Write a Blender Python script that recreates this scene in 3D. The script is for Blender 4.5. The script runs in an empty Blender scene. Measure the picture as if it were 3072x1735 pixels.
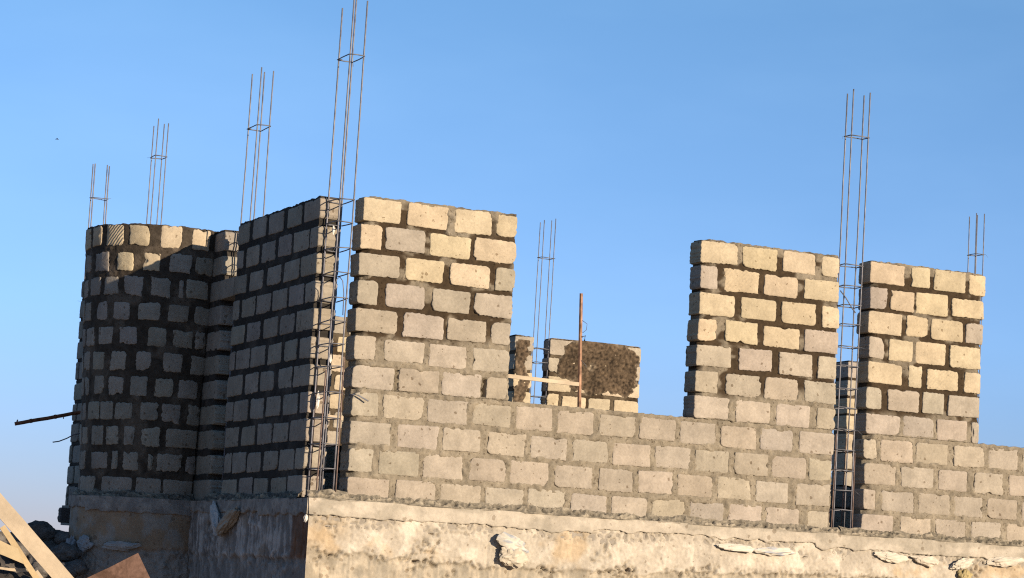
import bpy, math, random
from mathutils import Vector, Matrix, noise
random.seed(7)
R_ = math.radians
scene = bpy.context.scene
COL = scene.collection
rnd = random.uniform

# ------------------------------------------------------------------ camera
CAM_P = Vector((-7.7798, -19.6964, -0.7201))
cam_d = bpy.data.cameras.new('camera'); cam = bpy.data.objects.new('camera', cam_d); COL.objects.link(cam)
yaw, pitch, roll = 0.44235, 0.12558, 0.05332
fw = Vector((math.sin(yaw)*math.cos(pitch), math.cos(yaw)*math.cos(pitch), math.sin(pitch)))
rt = Vector((math.cos(yaw), -math.sin(yaw), 0)); up = rt.cross(fw)
r2 = rt*math.cos(roll) + up*math.sin(roll); u2 = up*math.cos(roll) - rt*math.sin(roll)
m = Matrix.Identity(4)
for i in range(3):
    m[i][0] = r2[i]; m[i][1] = u2[i]; m[i][2] = -fw[i]; m[i][3] = CAM_P[i]
cam.matrix_world = m
cam_d.sensor_width = 36; cam_d.lens = 6987.86/3072*36; cam_d.clip_end = 8000; cam_d.clip_start = .1
scene.camera = cam

# ------------------------------------------------------------------ materials
ALB = .69                                      # the mesh colours are relative; this brings them to real albedos
def new_mat(name):
    m = bpy.data.materials.new(name); m.use_nodes = True
    nt = m.node_tree; b = nt.nodes['Principled BSDF']
    return m, nt, b
def N(nt, t, **k):
    n = nt.nodes.new(t)
    for a, v in k.items():
        if a in n.inputs: n.inputs[a].default_value = v
        else: setattr(n, a, v)
    return n
def mixrgb(nt, mode, fac, a, b):
    n = nt.nodes.new('ShaderNodeMix'); n.data_type = 'RGBA'; n.blend_type = mode
    for s, v in ((0, fac), (6, a), (7, b)):
        if hasattr(v, 'links'): nt.links.new(v, n.inputs[s])
        else: n.inputs[s].default_value = v
    return n.outputs[2]
def ramp(nt, src, p0, p1, c0=(0,0,0,1), c1=(1,1,1,1)):
    n = nt.nodes.new('ShaderNodeValToRGB'); e = n.color_ramp.elements
    e[0].position = p0; e[1].position = p1; e[0].color = c0; e[1].color = c1
    nt.links.new(src, n.inputs[0]); return n.outputs[0]
def attr_mat(name, pit=.5, grain=.28, bump=.35, scale=1., rough=.93, stain=.25, chisel=False, pitscale=26):
    """surface whose base colour comes from the Col attribute, broken up with grain, pits and stains"""
    m, nt, b = new_mat(name)
    at = N(nt, 'ShaderNodeAttribute', attribute_name='Col')
    tc = N(nt, 'ShaderNodeTexCoord')
    def noi(s, d=4., r=.6):
        n = N(nt, 'ShaderNodeTexNoise'); n.inputs['Scale'].default_value = s*scale; n.inputs['Detail'].default_value = d
        n.inputs['Roughness'].default_value = r; nt.links.new(tc.outputs['Object'], n.inputs['Vector']); return n.outputs['Fac']
    big, mid, fine = noi(5.), noi(38., 5., .7), noi(150., 3., .7)
    g = ramp(nt, mid, .25, .78, (1-grain,)*3+(1,), (1+grain*.55,)*3+(1,))
    c = mixrgb(nt, 'MULTIPLY', 1., at.outputs['Color'], g)
    c = mixrgb(nt, 'MULTIPLY', 1., c, (ALB, ALB, ALB, 1))
    st = ramp(nt, big, .35, .7, (1-stain, 1-stain*1.05, 1-stain*1.15, 1), (1.06, 1.05, 1.03, 1))
    c = mixrgb(nt, 'MULTIPLY', 1., c, st)
    vo = N(nt, 'ShaderNodeTexVoronoi'); vo.inputs['Scale'].default_value = pitscale*scale; vo.inputs['Randomness'].default_value = 1
    # warp pits a little
    wn = N(nt, 'ShaderNodeTexNoise'); wn.inputs['Scale'].default_value = 45; nt.links.new(tc.outputs['Object'], wn.inputs['Vector'])
    wv = N(nt, 'ShaderNodeVectorMath', operation='MULTIPLY_ADD'); nt.links.new(wn.outputs['Color'], wv.inputs[0]); wv.inputs[1].default_value = (.03,)*3
    nt.links.new(tc.outputs['Object'], wv.inputs[2]); nt.links.new(wv.outputs[0], vo.inputs['Vector'])
    # only some cells carry a pit
    sel = N(nt, 'ShaderNodeSeparateColor'); nt.links.new(vo.outputs['Color'], sel.inputs[0])
    gt = N(nt, 'ShaderNodeMath', operation='GREATER_THAN'); nt.links.new(sel.outputs[0], gt.inputs[0]); gt.inputs[1].default_value = .72
    sm = N(nt, 'ShaderNodeMath', operation='MULTIPLY'); nt.links.new(sel.outputs[1], sm.inputs[0]); sm.inputs[1].default_value = .42
    lt = N(nt, 'ShaderNodeMath', operation='LESS_THAN'); nt.links.new(vo.outputs['Distance'], lt.inputs[0]); nt.links.new(sm.outputs[0], lt.inputs[1])
    pm = N(nt, 'ShaderNodeMath', operation='MULTIPLY'); nt.links.new(gt.outputs[0], pm.inputs[0]); nt.links.new(lt.outputs[0], pm.inputs[1])
    pf = N(nt, 'ShaderNodeMath', operation='MULTIPLY'); nt.links.new(pm.outputs[0], pf.inputs[0]); pf.inputs[1].default_value = pit
    c = mixrgb(nt, 'MULTIPLY', pf.outputs[0], c, (.42, .36, .3, 1))
    nt.links.new(c, b.inputs['Base Color']); b.inputs['Roughness'].default_value = rough
    b.inputs['Specular IOR Level'].default_value = .15
    # height
    h1 = N(nt, 'ShaderNodeMath', operation='MULTIPLY_ADD'); nt.links.new(mid, h1.inputs[0]); h1.inputs[1].default_value = 1.; nt.links.new(fine, h1.inputs[2])
    h2 = N(nt, 'ShaderNodeMath', operation='SUBTRACT'); nt.links.new(h1.outputs[0], h2.inputs[0]); nt.links.new(pf.outputs[0], h2.inputs[1])
    hout = h2.outputs[0]
    if chisel:
        mp = N(nt, 'ShaderNodeMapping'); mp.inputs['Rotation'].default_value = (R_(38), R_(38), 0); nt.links.new(tc.outputs['Object'], mp.inputs['Vector'])
        wa = N(nt, 'ShaderNodeTexWave'); wa.wave_type = 'BANDS'; wa.bands_direction = 'Z'; wa.inputs['Scale'].default_value = 11; wa.inputs['Distortion'].default_value = 1.6
        nt.links.new(mp.outputs[0], wa.inputs['Vector'])
        mm = N(nt, 'ShaderNodeMath', operation='MULTIPLY'); nt.links.new(wa.outputs['Fac'], mm.inputs[0])
        inv = N(nt, 'ShaderNodeMath', operation='MULTIPLY_ADD'); nt.links.new(at.outputs['Alpha'], inv.inputs[0]); inv.inputs[1].default_value = 2.6; inv.inputs[2].default_value = 0
        nt.links.new(inv.outputs[0], mm.inputs[1])
        h3 = N(nt, 'ShaderNodeMath', operation='ADD'); nt.links.new(hout, h3.inputs[0]); nt.links.new(mm.outputs[0], h3.inputs[1]); hout = h3.outputs[0]
    bp = N(nt, 'ShaderNodeBump'); bp.inputs['Strength'].default_value = bump; bp.inputs['Distance'].default_value = .006
    nt.links.new(hout, bp.inputs['Height']); nt.links.new(bp.outputs[0], b.inputs['Normal'])
    return m
M_STONE = attr_mat('quarried_stone', pit=.75, grain=.22, bump=.55, stain=.2, chisel=True, pitscale=24)
M_MORTAR = attr_mat('mortar', pit=.6, grain=.3, bump=.9, stain=.2, pitscale=40)
M_CONC = attr_mat('cast_concrete', pit=.55, grain=.18, bump=.5, stain=.2, pitscale=17)
M_SOIL = attr_mat('soil', pit=.3, grain=.4, bump=1., stain=.3)
M_PAPER = attr_mat('cement_bag_paper', pit=0., grain=.08, bump=.1, stain=.15, rough=.75)
def simple_mat(name, col, rough=.6, metal=0., var=.25, scale=30, stretch=(1,1,1), spec=.3):
    col = tuple(c*ALB for c in col)
    m, nt, b = new_mat(name)
    tc = N(nt, 'ShaderNodeTexCoord'); mp = N(nt, 'ShaderNodeMapping'); mp.inputs['Scale'].default_value = stretch
    nt.links.new(tc.outputs['Object'], mp.inputs['Vector'])
    n = N(nt, 'ShaderNodeTexNoise'); n.inputs['Scale'].default_value = scale; n.inputs['Detail'].default_value = 6
    nt.links.new(mp.outputs[0], n.inputs['Vector'])
    c = ramp(nt, n.outputs['Fac'], .3, .7, tuple(x*(1-var) for x in col)+(1,), tuple(min(1, x*(1+var)) for x in col)+(1,))
    nt.links.new(c, b.inputs['Base Color']); b.inputs['Roughness'].default_value = rough; b.inputs['Metallic'].default_value = metal
    b.inputs['Specular IOR Level'].default_value = spec
    bp = N(nt, 'ShaderNodeBump'); bp.inputs['Strength'].default_value = .3; bp.inputs['Distance'].default_value = .004
    nt.links.new(n.outputs['Fac'], bp.inputs['Height']); nt.links.new(bp.outputs[0], b.inputs['Normal'])
    return m
M_STEEL = simple_mat('mill_steel', (.185, .18, .20), .45, .0, .4, 14)
M_STIR = simple_mat('stirrup_steel', (.15, .15, .165), .5, .0, .3, 20)
M_RUST = simple_mat('rusty_iron', (.22, .085, .04), .8, .15, .5, 22)
M_START = simple_mat('rusted_starter_steel', (.165, .11, .09), .7, .0, .5, 18)
M_POLE = simple_mat('rusty_post_iron', (.33, .185, .115), .85, .0, .65, 30, (1, 1, .4))
M_WOOD = attr_mat('weathered_timber', pit=.8, grain=.1, bump=.25, stain=.16, rough=.8, pitscale=11)
M_WOOD2 = M_WOOD
M_PLY = attr_mat('rusty_board', pit=.7, grain=.4, bump=.4, stain=.55, pitscale=8)
M_BIRD = simple_mat('bird_plumage', (.04, .035, .035), .8)

# ------------------------------------------------------------------ mesh helpers
class MB:
    def __init__(s): s.v = []; s.f = []; s.c = []; s.flat = set()
    def add(s, p, c=(1, 1, 1, 0)):
        s.v.append(tuple(p)); s.c.append(c); return len(s.v)-1
    def build(s, name, mat, parent=None, smooth=True, origin=None):
        me = bpy.data.meshes.new(name)
        o3 = Vector(origin) if origin else (parent.location if parent else Vector((0, 0, 0)))
        me.from_pydata([(x-o3.x, y-o3.y, z-o3.z) for x, y, z in s.v], [], s.f)
        ca = me.color_attributes.new('Col', 'FLOAT_COLOR', 'POINT')
        ca.data.foreach_set('color', [x for c in s.c for x in c])
        if smooth: me.polygons.foreach_set('use_smooth', [i not in s.flat for i in range(len(me.polygons))])
        me.materials.append(mat); me.update()
        o = bpy.data.objects.new(name, me); COL.objects.link(o)
        if parent: o.parent = parent
        else: o.location = o3
        return o
def thing(name, loc, label, cat, group=None):
    o = bpy.data.objects.new(name, None); COL.objects.link(o); o.location = loc; o.empty_display_size = .2
    tag(o, label, cat, group, 'thing'); return o
def tag(o, label=None, cat=None, group=None, kind=None):
    if label: o['label'] = label
    if cat: o['category'] = cat
    if group: o['group'] = group
    if kind: o['kind'] = kind
    return o
def nz(x, y, z=0., f=1.): return noise.noise(Vector((x*f, y*f, z*f)))
def fbm(x, y, z=0., f=1., o=4): return noise.fractal(Vector((x*f, y*f, z*f)), .9, 2.1, o)
def tri(c, k): return (c[0]*k, c[1]*k, c[2]*k)
def mixc(a, b, t):
    t = max(0., min(1., t)); return tuple(a[i]*(1-t)+b[i]*t for i in range(3))
def sstep(a, b, x):
    t = max(0., min(1., (x-a)/(b-a))); return t*t*(3-2*t)
class Plane:                                   # wall frame: s along, z up, d out of the face
    def __init__(s, o, sd, nd): s.o = Vector(o); s.s = Vector(sd); s.n = Vector(nd)
    def __call__(s, a, z, d): return s.o + s.s*a + s.n*d + Vector((0, 0, z))
class Round:                                   # s is arc length measured from angle a0, clockwise seen from above
    def __init__(s, c, r, a0, taper=None): s.c = Vector(c); s.r = r; s.a0 = a0; s.tp = taper
    def __call__(s, a, z, d):
        t = s.a0 - a/s.r
        if s.tp: d += s.tp[0]+(s.tp[1]-s.tp[0])*max(0, min(1, z/2.75))-s.r
        return Vector((s.c.x+(s.r+d)*math.cos(t), s.c.y+(s.r+d)*math.sin(t), z))
def block(mb, F, s0, s1, z0, z1, col, front=0., depth=.22, chis=0., rough=1., rad=.025, tilt=1.):
    """one quarried block: irregular rounded outline, softly domed face, full wall depth"""
    w, h = s1-s0, z1-z0
    r = [min(rnd(.4, 1.5)*rad, .42*min(w, h)) for _ in range(4)]
    if random.random() < .22*rough: r[random.randrange(4)] = min(rad*2.4, .42*min(w, h))
    k = [(rnd(-.006, .006)*rough, rnd(-.006, .006)*rough) for _ in range(4)]
    cor = [(s0+k[0][0], z0+k[0][1]), (s1+k[1][0], z0+k[1][1]), (s1+k[2][0], z1+k[2][1]), (s0+k[3][0], z1+k[3][1])]
    pts = []
    for i in range(4):
        p = Vector(cor[i]); pn = Vector(cor[(i+1) % 4]); pp = Vector(cor[i-1])
        e1 = (pn-p).normalized(); e0 = (pp-p).normalized(); rr = r[i]
        a = p+e0*rr; b = p+e1*rr
        for t in (0, .33, .67, 1):
            q = a*(1-t)**2 + p*2*t*(1-t) + b*t*t; pts.append(q)
        L = (pn-p).length - rr - r[(i+1) % 4]; n = max(2, int(L/.017))
        for j in range(1, n): pts.append(b + e1*(L*j/n))
    c = Vector(((s0+s1)/2, (z0+z1)/2)); sd = rnd(0, 99); n = len(pts)
    amp = .0052*rough
    P = []
    for q in pts:
        dirv = (q-c).normalized()
        P.append(q + dirv*(amp*nz(q.x*30, q.y*30, sd)+amp*1.1*nz(q.x*85, q.y*85, sd)+amp*.8*nz(q.x*170, q.y*170, sd+4)))
    if random.random() < .45*rough:
        e = P[random.randrange(n)].copy(); R = rnd(.02, .055); D = rnd(.008, .026)
        for i2 in range(n):
            q = P[i2]; L = (q-e).length
            if L < R: P[i2] = q+(c-q).normalized()*D*(1-(L/R)**2)
    tx, tz = rnd(-.012, .012)*tilt, rnd(-.018, .018)*tilt
    base = [col[i]*rnd(.985, 1.015) for i in range(3)]
    def ring(scale_in, d, bulge=0., alpha=0., dn=0.):
        ids = []
        for q in P:
            v = q-c; L = v.length
            if scale_in >= 1: qq = c+v*(1-(scale_in-1))
            else: qq = c+v*max(0, (L-scale_in)/L) if scale_in < .2 else c+v*scale_in
            dd = d+bulge
            if d > -.05: dd += tx*(qq.x-c.x)+tz*(qq.y-c.y)+dn*nz(qq.x*22, qq.y*22, sd+3)
            t = 1+.07*nz(qq.x*9, qq.y*9, sd+9)
            ids.append(mb.add(F(qq.x, qq.y, dd), (base[0]*t, base[1]*t, base[2]*t, alpha)))
        return ids
    rings = [ring(.012, -depth), ring(0., -depth+.012), ring(-.003, -depth*.5), ring(0., front-.016), ring(.0015, front-.005),
             ring(.005, front-.0012, 0, chis, .002), ring(.0085, front, 0, chis, .002), ring(.03, front+.002, 0, chis, .003), ring(.6, front+.0035, 0, chis, .004), ring(.3, front+.004, 0, chis, .004)]
    for q, (a, b) in enumerate(zip(rings, rings[1:])):
        for i in range(n):
            j = (i+1) % n
            if q < 3: mb.flat.add(len(mb.f))
            mb.f.append((a[i], a[j], b[j], b[i]))
    mb.f.append(tuple(rings[-1])); mb.f.append(tuple(reversed(rings[0])))
def slab(mb, F, s0, s1, z0, z1, fn, depth=.2, step=.014):
    """mortar body: a closed block whose front (and back) is a rough height field; fn(s,z)->(d,col)"""
    ns = max(2, int((s1-s0)/step)); n_z = max(2, int((z1-z0)/step))
    g = []
    for j in range(n_z+1):
        row = []
        for i in range(ns+1):
            s = s0+(s1-s0)*i/ns; z = z0+(z1-z0)*j/n_z
            d, c = fn(s, z)
            e0 = i in (0, ns); e1 = j in (0, n_z)
            ss = s+(.012*fbm(z*14, s, 4.) if e0 else 0); zz = z+(.013*fbm(s*14, z, 8.) if e1 else 0)
            row.append(mb.add(F(ss, zz, d), tuple(c)+(0.,)))
        g.append(row)
    for j in range(n_z):
        for i in range(ns): mb.f.append((g[j][i], g[j][i+1], g[j+1][i+1], g[j+1][i]))
    per = [g[0][i] for i in range(ns+1)]+[g[j][ns] for j in range(1, n_z+1)]+[g[n_z][i] for i in range(ns-1, -1, -1)]+[g[j][0] for j in range(n_z-1, 0, -1)]
    par = [(i, 0) for i in range(ns+1)]+[(ns, j) for j in range(1, n_z+1)]+[(i, n_z) for i in range(ns-1, -1, -1)]+[(0, j) for j in range(n_z-1, 0, -1)]
    back = []
    for (i, j), k in zip(par, per):
        s = s0+(s1-s0)*i/ns; z = z0+(z1-z0)*j/n_z
        back.append(mb.add(F(s, z, -depth), mb.c[k]))
    n = len(per)
    for i in range(n):
        j = (i+1) % n; mb.flat.add(len(mb.f)); mb.f.append((per[j], per[i], back[i], back[j]))
    # back face as strips
    bi = {p: back[q] for q, p in enumerate(par)}
    for i in range(ns):
        mb.f.append((bi[(i+1, 0)], bi[(i, 0)], bi[(i, n_z)], bi[(i+1, n_z)]))
def tube(mb, pts, r, sides=7, col=(1, 1, 1, 0), r1=None):
    pts = [Vector(p) for p in pts]; prev = None; n = len(pts)
    for i, p in enumerate(pts):
        d = (pts[min(i+1, n-1)]-pts[max(i-1, 0)]).normalized()
        a = d.orthogonal().normalized() if abs(d.z) < .9 else (Vector((1, 0, 0))-d*d.x).normalized()
        b = d.cross(a); rr = r if r1 is None else r+(r1-r)*i/(n-1)
        ids = [mb.add(p+(a*math.cos(2*math.pi*k/sides)+b*math.sin(2*math.pi*k/sides))*rr, col) for k in range(sides)]
        if prev:
            for k in range(sides): mb.f.append((prev[k], prev[(k+1) % sides], ids[(k+1) % sides], ids[k]))
        else: mb.f.append(tuple(reversed(ids)))
        prev = ids
    mb.f.append(tuple(prev))
def board(mb, p0, p1, width_dir, w, t, wob=.003, seg=10, ends=(0, 0), col=(.56, .455, .33)):
    """a sawn board from p0 to p1 (edge line), width along width_dir, with slightly uneven edges"""
    p0, p1 = Vector(p0), Vector(p1); L = (p1-p0).length; ax = (p1-p0).normalized()
    wd = Vector(width_dir); wd = (wd-ax*wd.dot(ax)).normalized(); td = ax.cross(wd)
    prev = None; sd = rnd(0, 50)
    for i in range(seg+1):
        f = i/seg; c = p0+ax*(L*f)
        j0 = (ends[0] if i == 0 else ends[1] if i == seg else 0)
        e = [wob*nz(f*L*7, sd, k) for k in range(4)]
        kk = 1+.12*nz(f*L*5, sd, 8); cc = (col[0]*kk, col[1]*kk, col[2]*kk, 0)
        ids = [mb.add(c+wd*e[0]+td*e[1], cc), mb.add(c+wd*(w+e[2])+td*e[1]+ax*j0, cc), mb.add(c+wd*(w+e[2])+td*(t+e[3])+ax*j0, cc), mb.add(c+wd*e[0]+td*(t+e[3]), cc)]
        if prev:
            for k in range(4): mb.f.append((prev[k], prev[(k+1) % 4], ids[(k+1) % 4], ids[k]))
        else: mb.f.append(tuple(reversed(ids)))
        prev = ids
    mb.f.append(tuple(prev))

# ------------------------------------------------------------------ measured masonry (metres)
CH = .2567; TOP = 2.75
def rowz(k): return TOP-CH*k+.022, TOP-CH*(k-1)-.020      # block bottom, top of course k (1 = topmost)
def rowz_top(k):
    z0, z1 = rowz(k)
    return (z0, z1+.016) if k in (1,) else (z0, z1)
PA = {1: [(0, 0.376), (0.442, 0.858), (0.915, 1.302), (1.356, 1.572)], 2: [(-.01, 0.199), (0.231, 0.639), (0.682, 1.105), (1.144, 1.575)], 3: [(-.012, 0.392), (0.448, 0.842), (0.902, 1.315), (1.369, 1.578)], 4: [(-.01, 0.198), (0.269, 0.662), (0.738, 1.126), (1.163, 1.566)], 5: [(-.008, 0.403), (0.466, 0.87), (0.911, 1.309), (1.358, 1.562)], 6: [(-.009, 0.204), (0.286, 0.687), (0.734, 1.122), (1.185, 1.566)], 7: [(-.004, 0.408), (0.449, 0.858), (0.884, 1.29), (1.338, 1.567)]}
PB = {1: [(3.58, 4.006), (4.053, 4.466), (4.531, 4.92), (4.989, 5.2)], 2: [(3.589, 3.788), (3.86, 4.263), (4.323, 4.718), (4.795, 5.206)], 3: [(3.586, 3.994), (4.071, 4.476), (4.534, 4.947), (5.018, 5.224)], 4: [(3.587, 3.794), (3.892, 4.268), (4.345, 4.754), (4.815, 5.22)], 5: [(3.582, 3.977), (4.062, 4.453), (4.527, 4.918), (4.986, 5.205)], 6: [(3.577, 3.832), (3.923, 4.325), (4.376, 4.767), (4.834, 5.215)], 7: [(3.582, 3.975), (4.051, 4.45), (4.517, 4.913), (4.992, 5.215)]}
PC = {1: [(5.577, 6.001), (6.086, 6.315), (6.365, 6.764), (6.808, 7.021)], 2: [(5.58, 5.792), (5.841, 6.132), (6.146, 6.555), (6.599, 7.008)], 3: [(5.574, 5.986), (6.042, 6.313), (6.353, 6.753), (6.783, 7.002)], 4: [(5.588, 5.784), (5.836, 6.127), (6.161, 6.538), (6.588, 6.985)], 5: [(5.59, 6.012), (6.087, 6.254), (6.311, 6.706), (6.786, 6.99)], 6: [(5.579, 5.767), (5.841, 6.229), (6.271, 6.539), (6.589, 6.988)], 7: [(5.582, 5.999), (6.032, 6.419), (6.456, 6.836), (6.895, 6.989)]}
WC = {8: [(5.576, 5.73), (5.771, 6.173), (6.207, 6.607), (6.675, 7.065), (7.116, 7.504), (7.56, 7.95), (8.0, 8.41)], 9: [(5.586, 5.977), (6.034, 6.44), (6.49, 6.861), (6.937, 7.313), (7.391, 7.773), (7.82, 8.21), (8.26, 8.41)], 10: [(5.584, 5.734), (5.807, 6.209), (6.259, 6.651), (6.701, 7.065), (7.116, 7.503), (7.564, 7.956), (8.0, 8.41)], 11: [(5.57, 5.955), (6.037, 6.417), (6.472, 6.861), (6.929, 7.304), (7.373, 7.754), (7.81, 8.2), (8.25, 8.41)]}
WF = {8: [(0.0, 0.265), (0.311, 0.712), (0.754, 1.157), (1.214, 1.608), (1.66, 2.045), (2.094, 2.49), (2.55, 2.938), (2.989, 3.384), (3.431, 3.837), (3.892, 4.302), (4.351, 4.729), (4.8, 5.209)],
      9: [(0.004, 0.405), (0.472, 0.875), (0.922, 1.306), (1.375, 1.777), (1.828, 2.215), (2.278, 2.652), (2.709, 3.117), (3.175, 3.56), (3.614, 4.003), (4.059, 4.447), (4.494, 4.896), (4.93, 5.194)],
      10: [(0.006, 0.243), (0.304, 0.699), (0.74, 1.147), (1.21, 1.587), (1.632, 2.035), (2.098, 2.498), (2.562, 2.945), (2.995, 3.379), (3.432, 3.823), (3.882, 4.264), (4.32, 4.691), (4.778, 5.184)],
      11: [(0.01, 0.422), (0.483, 0.88), (0.932, 1.341), (1.388, 1.778), (1.829, 2.224), (2.274, 2.66), (2.712, 3.105), (3.165, 3.531), (3.584, 3.961), (4.017, 4.397), (4.447, 4.836), (4.916, 5.176)]}
LW = {1: [(2.289, 2.64), (1.794, 2.196), (1.306, 1.704), (0.805, 1.187), (0.32, 0.743)], 2: [(2.423, 2.626), (1.947, 2.329), (1.487, 1.883), (1.033, 1.41), (0.574, 0.969), (0.315, 0.534)], 3: [(2.28, 2.625), (1.795, 2.186), (1.285, 1.671), (0.775, 1.192), (0.315, 0.733)], 4: [(2.445, 2.645), (1.981, 2.379), (1.529, 1.935), (1.061, 1.463), (0.619, 1.007), (0.32, 0.578)], 5: [(2.235, 2.627), (1.774, 2.164), (1.275, 1.673), (0.827, 1.21), (0.315, 0.779)], 6: [(2.48, 2.64), (2.034, 2.437), (1.586, 1.981), (1.127, 1.497), (0.705, 1.031), (0.32, 0.623)], 7: [(2.199, 2.639), (1.74, 2.129), (1.286, 1.672), (0.796, 1.167), (0.315, 0.754)], 8: [(2.43, 2.641), (1.985, 2.387), (1.522, 1.905), (1.054, 1.445), (0.594, 0.98), (0.32, 0.542)], 9: [(2.21, 2.614), (1.728, 2.117), (1.253, 1.638), (0.806, 1.209), (0.315, 0.764)], 10: [(2.373, 2.6), (1.937, 2.337), (1.509, 1.891), (1.031, 1.432), (0.592, 0.983), (0.32, 0.551)], 11: [(2.17, 2.6), (1.711, 2.1), (1.257, 1.654), (0.767, 1.181), (0.312, 0.726)]}
BAY = {1: [(0.084, 0.289), (0.387, 0.599), (0.706, 0.913), (0.983, 1.192), (1.266, 1.43), (1.49, 1.654), (1.714, 1.897), (1.957, 2.129), (2.189, 2.375), (2.435, 2.623), (2.683, 2.837), (2.897, 3.048), (3.108, 3.308), (3.368, 3.533), (3.593, 3.757)], 2: [(0.025, 0.223), (0.266, 0.491), (0.587, 0.758), (0.854, 1.036), (1.148, 1.373), (1.46, 1.65), (1.71, 1.92), (1.98, 2.158), (2.218, 2.418), (2.478, 2.657), (2.717, 2.905), (2.965, 3.124), (3.184, 3.372), (3.432, 3.634), (3.694, 3.876)], 3: [(0.051, 0.297), (0.327, 0.374), (0.466, 0.661), (0.743, 0.941), (1.015, 1.199), (1.263, 1.46), (1.546, 1.736), (1.796, 1.99), (2.05, 2.241), (2.301, 2.455), (2.515, 2.71), (2.77, 2.956), (3.016, 3.184), (3.244, 3.395), (3.455, 3.657), (3.717, 3.896)], 4: [(0.0, 0.185), (0.255, 0.464), (0.546, 0.775), (0.868, 1.068), (1.151, 1.317), (1.439, 1.599), (1.659, 1.852), (1.912, 2.115), (2.175, 2.368), (2.428, 2.633), (2.693, 2.867), (2.927, 3.125), (3.185, 3.361), (3.421, 3.628), (3.688, 3.89)], 5: [(0.026, 0.153), (0.18, 0.392), (0.463, 0.657), (0.772, 0.972), (1.059, 1.271), (1.345, 1.534), (1.594, 1.75), (1.81, 1.968), (2.028, 2.191), (2.251, 2.459), (2.519, 2.695), (2.755, 2.943), (3.003, 3.171), (3.231, 3.411), (3.471, 3.644), (3.704, 3.875)], 6: [(0.0, 0.179), (0.277, 0.485), (0.61, 0.774), (0.876, 1.074), (1.167, 1.351), (1.428, 1.625), (1.685, 1.87), (1.93, 2.115), (2.175, 2.379), (2.439, 2.63), (2.69, 2.896), (2.956, 3.157), (3.217, 3.427), (3.487, 3.677), (3.737, 3.897)], 7: [(0.058, 0.291), (0.348, 0.555), (0.628, 0.822), (0.894, 1.082), (1.148, 1.317), (1.437, 1.541), (1.601, 1.803), (1.863, 2.071), (2.131, 2.335), (2.395, 2.579), (2.639, 2.832), (2.892, 3.054), (3.114, 3.314), (3.374, 3.559), (3.619, 3.786)], 8: [(0.0, 0.152), (0.254, 0.445), (0.494, 0.691), (0.787, 0.984), (1.014, 1.195), (1.213, 1.417), (1.497, 1.644), (1.704, 1.858), (1.918, 2.119), (2.179, 2.388), (2.448, 2.604), (2.664, 2.862), (2.922, 3.096), (3.156, 3.315), (3.375, 3.543), (3.603, 3.799)], 9: [(0.0, 0.387), (0.456, 0.656), (0.739, 0.857), (0.92, 1.085), (1.127, 1.335), (1.427, 1.617), (1.677, 1.879), (1.939, 2.092), (2.152, 2.339), (2.399, 2.552), (2.612, 2.805), (2.865, 3.035), (3.095, 3.297), (3.357, 3.566), (3.626, 3.807)], 10: [(0.0, 0.116), (0.182, 0.467), (0.505, 0.574), (0.683, 0.848), (0.918, 0.991), (1.061, 1.317), (1.469, 1.669), (1.729, 1.939), (1.999, 2.167), (2.227, 2.382), (2.442, 2.628), (2.688, 2.84), (2.9, 3.062), (3.122, 3.296), (3.356, 3.543), (3.603, 3.762)], 11: [(0.0, 0.373), (0.393, 0.684), (0.73, 1.13), (1.244, 1.641), (1.701, 1.854), (1.914, 2.116), (2.176, 2.344), (2.404, 2.612), (2.672, 2.876), (2.936, 3.108), (3.168, 3.346), (3.406, 3.587), (3.647, 3.836)]}
IVORY = (.56, .465, .325); TAN = (.435, .378, .305); GREY = (.37, .33, .275)
WET = (.066, .045, .026); DRY = (.305, .26, .195)
tilt0 = 1
def stone_col(kind, sd=0):
    b = {'I': IVORY, 'T': TAN, 'G': GREY}[kind]; k = rnd(.90, 1.07)
    return (b[0]*k*rnd(.99, 1.01), b[1]*k, b[2]*k*rnd(.965, 1.035))
KA = {1: 'IIII', 2: 'ITII', 3: 'TIIT', 4: 'TTTT'}
KB = {1: 'IIII', 2: 'TIII', 3: 'IIII', 4: 'IIIT', 5: 'TTTT'}
KC = {1: 'IIII', 2: 'TIII', 3: 'IIIT', 4: 'TIII', 5: 'IIII'}
CHIS = {('A', 3, 2): .35, ('B', 2, 1): .35, ('B', 1, 0): .15, ('C', 5, 2): .4, ('A', 10, 1): .2, ('C', 11, 2): .25, ('C', 11, 1): .2, ('A', 11, 8): .2, ('L', 4, 3): .15, ('Y', 1, 3): 1.3}
FRONT = Plane((0, 0, 0), (1, 0, 0), (0, -1, 0))
def lay(mb, F, rows, kinds, key, default='T', depth=.22, rough=1., front=0., zfun=rowz, rad=.028):
    for k, l in rows.items():
        z0, z1 = zfun(k)
        for i, (a, b) in enumerate(sorted(l)):
            kd = kinds.get(k, '')
            kd = kd[i] if i < len(kd) else default
            block(mb, F, a, b, z0+rnd(-.006, .006), z1+(rnd(-.007, .005) if k == 1 else rnd(-.007, .007)), stone_col(kd), front+rnd(-.003, .005), depth, CHIS.get((key, k, i), 0.), rough*rnd(.7, 1.6), rad*rnd(.6, 1.25))
def inside(rows, zfun, s, z):
    """how far a point of the face lies inside a stone (0 in the joints)"""
    for k, l in rows.items():
        z0, z1 = zfun(k)
        if z0 < z < z1:
            for a, b in l:
                if a < s < b: return min(s-a, b-s, z-z0, z1-z)
    return 0.
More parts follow.
